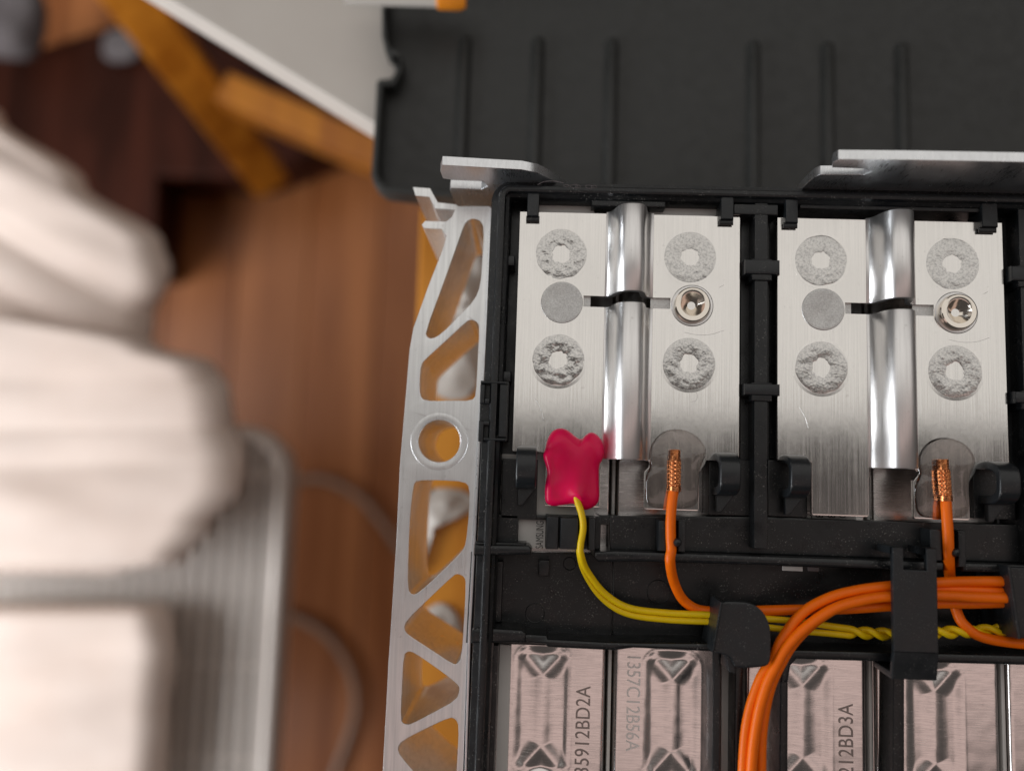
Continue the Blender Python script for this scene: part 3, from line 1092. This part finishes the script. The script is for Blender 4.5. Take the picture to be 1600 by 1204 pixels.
def y_at(py, px=1000):
    return W(px, py, 0).y


def x_at(px, py):
    return W(px, py, 0).x


def ridge_mesh(y0, y1, lead=0.0):
    """thick half-pipe from y0 (low) to y1 (high)"""
    n = len(ridge)
    v, f = [], []
    low = []
    for i, (x, z) in enumerate(ridge):
        a, b = ridge[max(i - 1, 0)], ridge[min(i + 1, n - 1)]
        d = Vector((b[0] - a[0], b[1] - a[1])).normalized()
        low.append((x + d.y * TH, z - d.x * TH))
    for yy in (y0, y0 + 0.15, y1 - 0.15, y1):
        ins = 0.12 if yy in (y0, y1) else 0
        for (x, z), (lx, lz) in zip(ridge, low):
            k = ins / TH
            v.append((RX + x + (lx - x) * k, yy, z + (lz - z) * k))
    o = 4 * n
    for yy in (y0, y1):
        for (lx, lz) in low:
            v.append((RX + lx, yy, lz))
    for r in range(3):
        for i in range(n - 1):
            f.append((r * n + i, r * n + i + 1, (r + 1) * n + i + 1, (r + 1) * n + i))
    for i in range(n - 1):
        f.append((o + i, o + i + 1, o + n + i + 1, o + n + i))
        f.append((i, i + 1, o + i + 1, o + i))
        f.append((3 * n + i, 3 * n + i + 1, o + n + i + 1, o + n + i))
    f.append((0, o, o + n, 3 * n, 2 * n, n))
    f.append((n - 1, o + n - 1, o + 2 * n - 1, 4 * n - 1, 3 * n - 1, 2 * n - 1))
    return mesh_pd('ridge', v, f, 40)


def weld_mesh(seed, r0, r1, rough=1.0):
    nr, na = 26, 150
    v, f = [], []
    for i in range(nr + 1):
        s = i / nr
        for k in range(na):
            a = 2 * math.pi * k / na
            ca, sa = math.cos(a), math.sin(a)
            wob_o = 0.28 * noise.noise(Vector((ca * 2.2, sa * 2.2, seed)))
            wob_i = 0.42 * noise.noise(Vector((ca * 2.4, sa * 2.4, seed + 9)))
            r = (r0 + wob_i) * (1 - s) + (r1 + wob_o) * s
            x, y = r * ca, r * sa
            pr = math.sin(math.pi * min(1, max(0, s))) ** 0.9
            swirl = math.sin(a * 34 + 7 * abs(s - 0.5) * 2 + 3 * noise.noise(Vector((x, y, seed))))
            z = 0.10 * pr + pr * rough * ((0.08 if rough < 1 else 0.12) * noise.noise(Vector((x * 0.7, y * 0.7, seed))) + 0.03 * noise.noise(Vector((x * 2.7, y * 2.7, seed + 4)))
                                          + 0.018 * noise.noise(Vector((x * 6, y * 6, seed + 7))) + 0.005 * swirl)
            if i in (0, nr):
                z = -0.02
            v.append((x, y, z))
    for i in range(nr):
        for k in range(na):
            k2 = (k + 1) % na
            f.append((i * na + k, i * na + k2, (i + 1) * na + k2, (i + 1) * na + k))
    return mesh_pd('weld_ring', v, f, 60)


XA0, XA1 = PCX - HW, PCX + HW
ySlot0, ySlot1 = y_at(464.5), y_at(481)
yBump = y_at(718)
yTabB = y_at(795)
yLB = y_at(711)
tabL = (x_at(851, 760), x_at(938, 760))
tabR = (x_at(1007, 760), x_at(1092, 760))
necY0, necY1 = y_at(722), y_at(737)
rim0, rim1 = RX - 4.9, RX + 4.9


def flat_outline(left):
    if left:
        xs = rim0
        slx = x_at(912, 472)
        return [(XA0, PTOP), (xs, PTOP), (xs, ySlot0), (slx, ySlot0), (slx, ySlot1), (xs, ySlot1), (xs, yBump),
                (tabL[1] + 0.2, yBump), (tabL[1] + 0.2, necY1 + 0.6), (tabL[1], necY1), (tabL[1], yTabB + 0.3), (tabL[1] - 0.3, yTabB), (tabL[0] + 0.3, yTabB), (tabL[0], yTabB + 0.3),
                (tabL[0], yLB - 0.3), (tabL[0] - 0.4, yLB), (XA0, yLB)]
    xs = rim1
    slx = x_at(1047, 472)
    lob = x_at(1014, 728)
    rb = x_at(1104, 712)
    return [(xs, PTOP), (XA1, PTOP), (XA1, yLB - 0.6), (rb, yLB - 0.6), (rb - 0.2, necY0 + 0.2), (tabR[1] + 0.2, necY1 + 0.5), (tabR[1], necY1), (tabR[1], yTabB + 0.3), (tabR[1] - 0.3, yTabB),
            (tabR[0] + 0.3, yTabB), (tabR[0], yTabB + 0.3), (tabR[0], necY1), (tabR[0] + 0.4, necY1 + 0.6), (lob, necY1 + 1.0), (lob + 0.2, necY0), (lob - 0.3, yBump + 0.1), (xs, yBump + 0.1),
            (xs, ySlot1), (slx, ySlot1), (slx, ySlot0), (xs, ySlot0)]


half_l = extrude2d('plate', [flat_outline(True)], TH, 0.1)
half_r = extrude2d('plate', [flat_outline(False)], TH, 0.1)
lip = extrude2d('step_strip', [rect_mm(-0.4, PTOP - 0.05, 0.4, 0)], 0.5, 0.1)
rid_u = ridge_mesh(ySlot0, PTOP + 0.35)
rid_l = ridge_mesh(yBump - 0.1, ySlot1)
for m_ in (half_l, half_r):
    m_.materials.append(MATS['busbar_metal'])
for m_ in (rid_u, rid_l):
    m_.materials.append(MATS['ridge_metal'])
BUS = ['left aluminium busbar with ring welds, under the red sealant', 'right aluminium busbar with ring welds, no red sealant on it']
for k in (0, 1):
    X0 = PX * k
    b = thing('busbar', (PCX + X0, 10, -1.2), BUS[k], 'busbar', 'busbars joining the cells')
    for m_ in (half_l, half_r):
        o = link_mesh('plate', m_, None, b)
        o.location = (X0 * MM, 0, 0)
    for m_ in (rid_u, rid_l):
        o = link_mesh('ridge', m_, None, b)
        o.location = (X0 * MM, 0, 0)
    sd = 10 * k
    for q, (i, j) in enumerate(((0, 0), (1, 0), (0, 1), (1, 1))):
        wr = weld_mesh(3.1 * q + sd, 1.75, 5.35 + (0.2 if i else 0), 1.25 if (i == 0 and k == 0) else 0.85)
        o = link_mesh('weld_ring', wr, 'weld_metal', b)
        o.location = Vector((WX + A_ * i + X0, WYc - B_ * j, 0.0)) * MM
        # thin heat-marked rim round the weld
        lathe('weld_margin', [(5.3, -0.1), (5.32, 0.03), (5.9, 0.012), (5.95, -0.1)], WX + A_ * i + X0, WYc - B_ * j, 'busbar_metal', b, 60)
    dc = W(878, 472.5, 0)
    lathe('terminal_disc', [(0.01, 0.10), (3.6, 0.11), (4.05, 0.16), (4.25, 0.12), (4.33, 0.0), (4.35, -0.3)], dc.x + X0, dc.y, 'blasted_metal', b, 60)
    pc_ = W(1081.5, 477.5, 0)
    hole = lathe('collar', [(3.4, -0.9), (3.5, -0.05), (3.75, 0.18), (4.15, 0.16), (4.32, 0.02), (4.35, -0.3)], pc_.x + X0, pc_.y, 'ridge_metal', b, 60)
    pin = lathe('pin', [(0.01, -0.1), (0.3, -0.12), (0.5, 0.0), (0.62, -0.14), (0.7, -0.1), (1.5, 0.55), (2.25, 1.4), (2.45, 1.66), (2.6, 1.72), (3.35, 1.72), (3.55, 1.6), (3.62, 1.35), (3.62, -0.8)], pc_.x + X0 - 0.18, pc_.y - 0.02, 'nickel', b, 64)
    block('slot_bridge', x_at(905, 472) + X0, ySlot1 - 0.6, x_at(923, 472) + X0, ySlot0 + 0.6, -0.75, -1.15, 'blasted_metal', b, 0.05)
    block('slot_bridge', x_at(1017, 472) + X0, ySlot1 - 0.6, x_at(1052, 472) + X0, ySlot0 + 0.6, -0.75, -1.15, 'blasted_metal', b, 0.05)

# pale insulating strips in view above the left busbar
for x0, x1 in ((842, 928), (1015, 1128)):
    a, b = W(x0, 316, -2.6), W(x1, 341, -2.6)
    o = block('insulating_strip', a.x, b.y, b.x, a.y, -2.6, -3.0, 'cell_film', fr, 0.05)
# worn spots on the upper rim
for q, (px, py, rr) in enumerate(((885, 290.5, 0.35), (897, 291, 0.55), (903, 291.5, 0.4), (921, 292, 0.5), (928, 292, 0.4))):
    c = W(px, py, 2.4)
    pts = []
    for i in range(25):
        a = 2 * math.pi * i / 24
        r = rr * (1 + 0.35 * noise.noise(Vector((math.cos(a), math.sin(a), q * 3.3))))
        pts.append(Vector((c.x + 1.5 * r * math.cos(a), c.y + 0.7 * r * math.sin(a), 2.47)))
    tube('scuff', pts, 0.06, 'grey_fabric', fr, 6)
for pts in ([(840, 289, 2.45), (850, 284, 2.5), (865, 283, 2.5), (881, 286, 2.5)], [(1046, 299, 2.3), (1075, 300, 2.35), (1105, 301, 2.35), (1130, 301, 2.3)]):
    tube('scuff', wpath(pts, 6), 0.09, 'grey_fabric', fr, 6)

# scratches on the busbar faces
for k in (0, 1):
    bb = [o for o in COL.objects if o.name.startswith('busbar')][k]
    for pts in ([(1069, 519), (1090, 523), (1112, 522), (1131, 516)], [(1124, 449), (1131, 445)], [(825, 345), (832, 349)],
                [(1088, 612), (1090, 618), (1087, 626), (1081, 627)], [(1000, 600), (1001, 640)], [(836, 622), (845, 640), (849, 655)]):
        if k and pts[0][0] > 1080 and pts[0][1] > 600:
            continue
        pp = [W(x, y, 0.0) + Vector((PX * k, 0, 0.005)) for x, y in pts]
        if 940 < pts[0][0] < 1020:
            continue
        tube('scratch', catmull(pp, 6), 0.045, 'ridge_metal', bb, 6)

# ================================================================== wires
def sense_wire(name, pts, label, cx, cy0, cy1, tilt=0.0):
    t0 = thing(name, W(pts[0][0], pts[0][1], 0), label, 'wire', 'orange wires')
    tube('insulation', wpath(pts, 9), 1.02, 'orange_insulation', t0, 16)
    # copper ferrule with pressed diamond pattern
    a, b = W(cx, cy0, 1.1), W(cx + tilt, cy1, 1.1)
    L = (b - a).length
    d = (b - a).normalized()
    side = Vector((d.y, -d.x, 0)).normalized()
    v, f = [], []
    nl, na = 84, 40
    for i in range(nl + 1):
        s = i / nl
        for k in range(na):
            th = 2 * math.pi * k / na
            r = 1.15
            if s < 0.24:
                r = 1.05 + 0.05 * noise.noise(Vector((s * 9, th, 1)))
            elif s > 0.86:
                r = 1.15 + (0.12 if math.sin(th) > -0.2 else 0)
            else:
                u, w_ = s * L * 1.25, th / (2 * math.pi) * 12
                g = abs(math.sin(math.pi * (u + w_))) * abs(math.sin(math.pi * (u - w_)))
                r = 1.24 - 0.30 * g ** 0.7
            if i in (0, nl):
                r *= 0.85
            v.append(a + d * (s * L) + side * math.cos(th) * r + Vector((0, 0, 1)) * math.sin(th) * r)
    for i in range(nl):
        for k in range(na):
            k2 = (k + 1) % na
            f.append((i * na + k, i * na + k2, (i + 1) * na + k2, (i + 1) * na + k))
    f.append(tuple(range(na)))
    f.append(tuple(range(nl * na, (nl + 1) * na)))
    link_mesh('copper_end', mesh_pd('copper_end', v, f, 40), 'copper', t0)
    return t0


OZ = 1.3
sense_wire('orange_wire', [(1053, 764, 1.2), (1050, 785, 1.6), (1048, 812, 1.9), (1048, 838, 1.7), (1049, 858, 1.6), (1047, 876, 1.4), (1052, 905, -1.5), (1064, 932, -3.4), (1082, 948, -4.0), (1104, 954, -4.0), (1150, 955, -3.5), (1200, 953, -3.0), (1250, 952, -2.0), (1312, 951, -1.0), (1392, 946, 0.0), (1464, 942, 0.2), (1520, 942, 0.4), (1600, 940, 0.4), (1700, 940, 0.4)],
           'orange wire from the clear sealant on the left busbar', 1055, 702, 768, -1)
sense_wire('orange_wire', [(1478, 780, 1.2), (1479, 800, 1.6), (1481, 830, 1.9), (1482, 860, 1.6), (1483, 880, 0.6), (1484, 897, -1.6), (1487, 922, -3.2), (1494, 952, -2.6), (1506, 975, -1.6), (1536, 995, -1.0), (1600, 1005, -1.0), (1680, 1008, -1.0)],
           'orange wire from the right busbar, dipping under the bundle', 1473, 717, 783, 5)
bund = [('outermost wire of the curving orange bundle', [(1161, 1300, 1.0), (1161, 1204, 1.0), (1168, 1125, 1.0), (1187, 1063, 1.2), (1209, 1028, 1.6), (1221, 1000, 1.8), (1253, 958, 1.8), (1294, 934, 1.6), (1338, 922, 1.5), (1392, 915, 1.4), (1464, 910, 1.4), (1520, 908, 1.4), (1600, 908, 1.4), (1700, 909, 1.4)]),
        ('middle wire of the curving orange bundle, lying on top', [(1176, 1300, 2.4), (1174, 1204, 2.4), (1183, 1125, 2.4), (1197, 1072, 2.6), (1212, 1040, 2.9), (1231, 1008, 3.0), (1260, 979, 3.0), (1302, 951, 2.9), (1347, 937, 2.8), (1392, 931, 2.6), (1464, 930, 2.6), (1520, 932, 2.4), (1600, 934, 2.2), (1700, 934, 2.2)]),
        ('innermost wire of the curving orange bundle, mostly hidden', [(1191, 1300, 0.6), (1189, 1204, 0.6), (1191, 1140, 0.6), (1201, 1082, 0.8), (1217, 1042, 1.0), (1243, 1000, 1.0), (1285, 962, 0.8), (1340, 934, 0.6), (1392, 924, 0.6), (1464, 920, 0.8), (1520, 922, 1.0), (1600, 926, 1.0), (1700, 926, 1.0)])]
for lab, pts in bund:
    o = tube('orange_wire', wpath(pts, 9), 1.02, 'orange_insulation', None, 16)
    tag(o, lab, 'wire', 'orange wires')

# yellow sensor cable: two conductors, side by side then twisted
sc = thing('sensor_cable', W(905, 790, 0), 'yellow two-core cable from the red sealant, twisted further right', 'cable')
base = [(897, 765, 1.0), (903, 785, 1.0), (909, 804, 1.4), (911, 825, 1.6), (907, 850, 1.7), (907, 866, 1.2), (916, 893, -1.2), (942, 929, -3.0), (980, 953, -3.4), (1040, 962, -3.2), (1121, 966, -2.8), (1200, 973, -2.4), (1260, 979, -2.4), (1328, 987, -2.2)]
tw = [(1328, 987, -2.2), (1392, 990, -2.0), (1464, 988, -2.0), (1530, 985, -2.0), (1585, 983, -2.0), (1700, 982, -2.0)]
P1 = wpath(base, 12)
P2 = wpath(tw, 14)
CR = 0.66
for sgn in (1, -1):
    out = []
    n1 = len(P1)
    for i, p in enumerate(P1):
        s = i / (n1 - 1)
        d = (P1[min(i + 1, n1 - 1)] - P1[max(i - 1, 0)]).normalized()
        nrm = Vector((-d.y, d.x, 0))
        spread = min(1.0, max(0.0, (s - 0.30) / 0.42))
        flat = spread * spread * (3 - 2 * spread)
        gap = CR * 1.02 * (1 + (0.35 if s > 0.78 else 0) * math.sin((s - 0.78) / 0.22 * math.pi) ** 2)
        ang = (1 - flat) * math.pi / 2
        out.append(p + (nrm * math.cos(ang) + Vector((0, 0, 1)) * math.sin(ang)) * gap * sgn)
    acc = 0.0
    for i, p in enumerate(P2[1:], 1):
        acc += (P2[i] - P2[i - 1]).length
        d = (P2[min(i + 1, len(P2) - 1)] - P2[i - 1]).normalized()
        nrm = Vector((-d.y, d.x, 0))
        a = acc / 6.6 * 2 * math.pi
        out.append(p + (nrm * math.cos(a) + Vector((0, 0, 1)) * math.sin(a)) * CR * sgn)
    tube('conductor', out, CR, 'yellow_insulation', sc, 12)

# black strap holding the bundle down
st = thing('cable_strap', W(1430, 1000, -8), 'black forked plastic strap across the orange wire bundle', 'strap')
SX0, SX1 = W(1396, 950, 5.0).x, W(1466, 950, 5.0).x
sy_t, sy_f, sy_c = W(1430, 856, 5.0).y, W(1430, 890, 5.0).y, W(1430, 1019, 5.0).y
fx0, fx1 = W(1412, 880, 5.0).x, W(1448, 880, 5.0).x
me = extrude2d('band', [[(SX0, sy_c), (SX1, sy_c), (SX1, sy_t), (fx1, sy_t), (fx1, sy_f), (fx0, sy_f), (fx0, sy_t), (SX0, sy_t)]], 1.4, 0.3)
me.transform(Matrix.Translation((0, 0, 5.0 * MM)))
link_mesh('band', me, 'clip_plastic', st)
dn = extrude2d('hook', [[(0, 0), (5.2, -1.0), (5.4, -2.0), (5.0, -9.5), (3.8, -9.5), (4.0, -2.2), (0, -1.4)]], SX1 - SX0, 0.25)
dn.transform(Matrix.Translation((SX0 * MM, sy_c * MM, 5.0 * MM)) @ Matrix(((0, 0, -1, 0), (-1, 0, 0, 0), (0, 1, 0, 0), (0, 0, 0, 1))))
link_mesh('hook', dn, 'clip_plastic', st)
for xa, xb in ((SX0, fx0), (fx1, SX1)):
    block('prong', xa, sy_t - 1.3, xb, sy_t + 0.1, 4.7, -6, 'clip_plastic', st, 0.3)

# ================================================================== sealants
def blob(name, outline, mat, hfun, label, base=0.05, rings=26, smooth=2, group=None):
    P = [W(x, y, base) for x, y in outline]
    P = chaikin([Vector((p.x, p.y)) for p in P], smooth)
    n = len(P)
    c = sum(P, Vector((0, 0))) / n
    v, f = [], []
    for i in range(rings):
        s = 1 - i / rings
        for p in P:
            q = c + (p - c) * s
            edge = 1 - s
            v.append((q.x, q.y, base + hfun(q, edge)))
    v.append((c.x, c.y, base + hfun(c, 1.0)))
    for i in range(rings - 1):
        for k in range(n):
            k2 = (k + 1) % n
            f.append((i * n + k, i * n + k2, (i + 1) * n + k2, (i + 1) * n + k))
    last = len(v) - 1
    for k in range(n):
        f.append(((rings - 1) * n + k, (rings - 1) * n + (k + 1) % n, last))
    f.append(tuple(range(n)))
    o = link_mesh(name, mesh_pd(name, v, f, 75), mat)
    return tag(o, label, 'sealant', group)


def gb(q, px, py, sx, sy):
    c = W(px, py, 2)
    return math.exp(-((q.x - c.x) / sx) ** 2 - ((q.y - c.y) / sy) ** 2)


def red_h(q, e):
    h = 1.5 * (1 - (1 - min(1, e / 0.28)) ** 2) ** 0.5
    h += min(1, e / 0.3) * (0.6 * gb(q, 905, 705, 3.4, 4.4) + 0.8 * gb(q, 903, 745, 3.0, 6.5) + 0.4 * gb(q, 872, 690, 2.4, 2.6)
                            + 0.6 * gb(q, 930, 695, 1.8, 2.6) - 0.55 * gb(q, 868, 730, 2.0, 3.6) - 0.4 * gb(q, 928, 752, 1.8, 5) + 0.9 * gb(q, 902, 782, 1.5, 2.5)
                            - 0.5 * gb(q, 880, 776, 2.2, 1.8))
    return h


red_out = [(851, 704), (856, 684), (863, 673), (874, 668), (887, 671), (899, 682), (908, 687), (915, 679), (924, 674), (935, 680), (943, 693), (945, 706), (942, 718), (936, 726), (936, 752), (937, 780), (931, 790), (914, 798), (906, 790), (896, 786), (883, 788), (863, 791), (853, 786), (851, 776), (852, 753), (856, 740), (853, 727), (848, 712)]
blob('red_sealant', red_out, 'red_sealant', red_h, 'glossy red sealant cap over the yellow cable end on the left busbar')


def clear_h(q, e):
    return 0.9 * (1 - (1 - min(1, e / 0.8)) ** 2) ** 0.5


cl_out = [(1013, 712), (1018, 693), (1030, 678), (1045, 671), (1060, 670), (1078, 674), (1093, 684), (1102, 698), (1103, 711), (1097, 722), (1092, 736), (1092, 770), (1090, 786), (1078, 794), (1050, 795), (1022, 794), (1010, 786), (1008, 766), (1009, 742), (1017, 728)]
blob('clear_sealant', cl_out, 'clear_sealant', clear_h, 'clear sealant over the copper wire end on the left busbar', 0.02, group='clear sealant drops')
p0, p1 = W(1000, 740, 0), W(1000, 740, 0)
cl2 = []
for x, y in cl_out:
    q = W(x, y, 0) + Vector((PX, 0, 0))
    loc = RM.transposed() @ (q - CAM_POS)
    cl2.append((800 + 1270 * loc.x / -loc.z, 602 - 1270 * loc.y / -loc.z))
blob('clear_sealant', cl2, 'clear_sealant', clear_h, 'clear sealant over the copper wire end on the right busbar', 0.02, group='clear sealant drops')
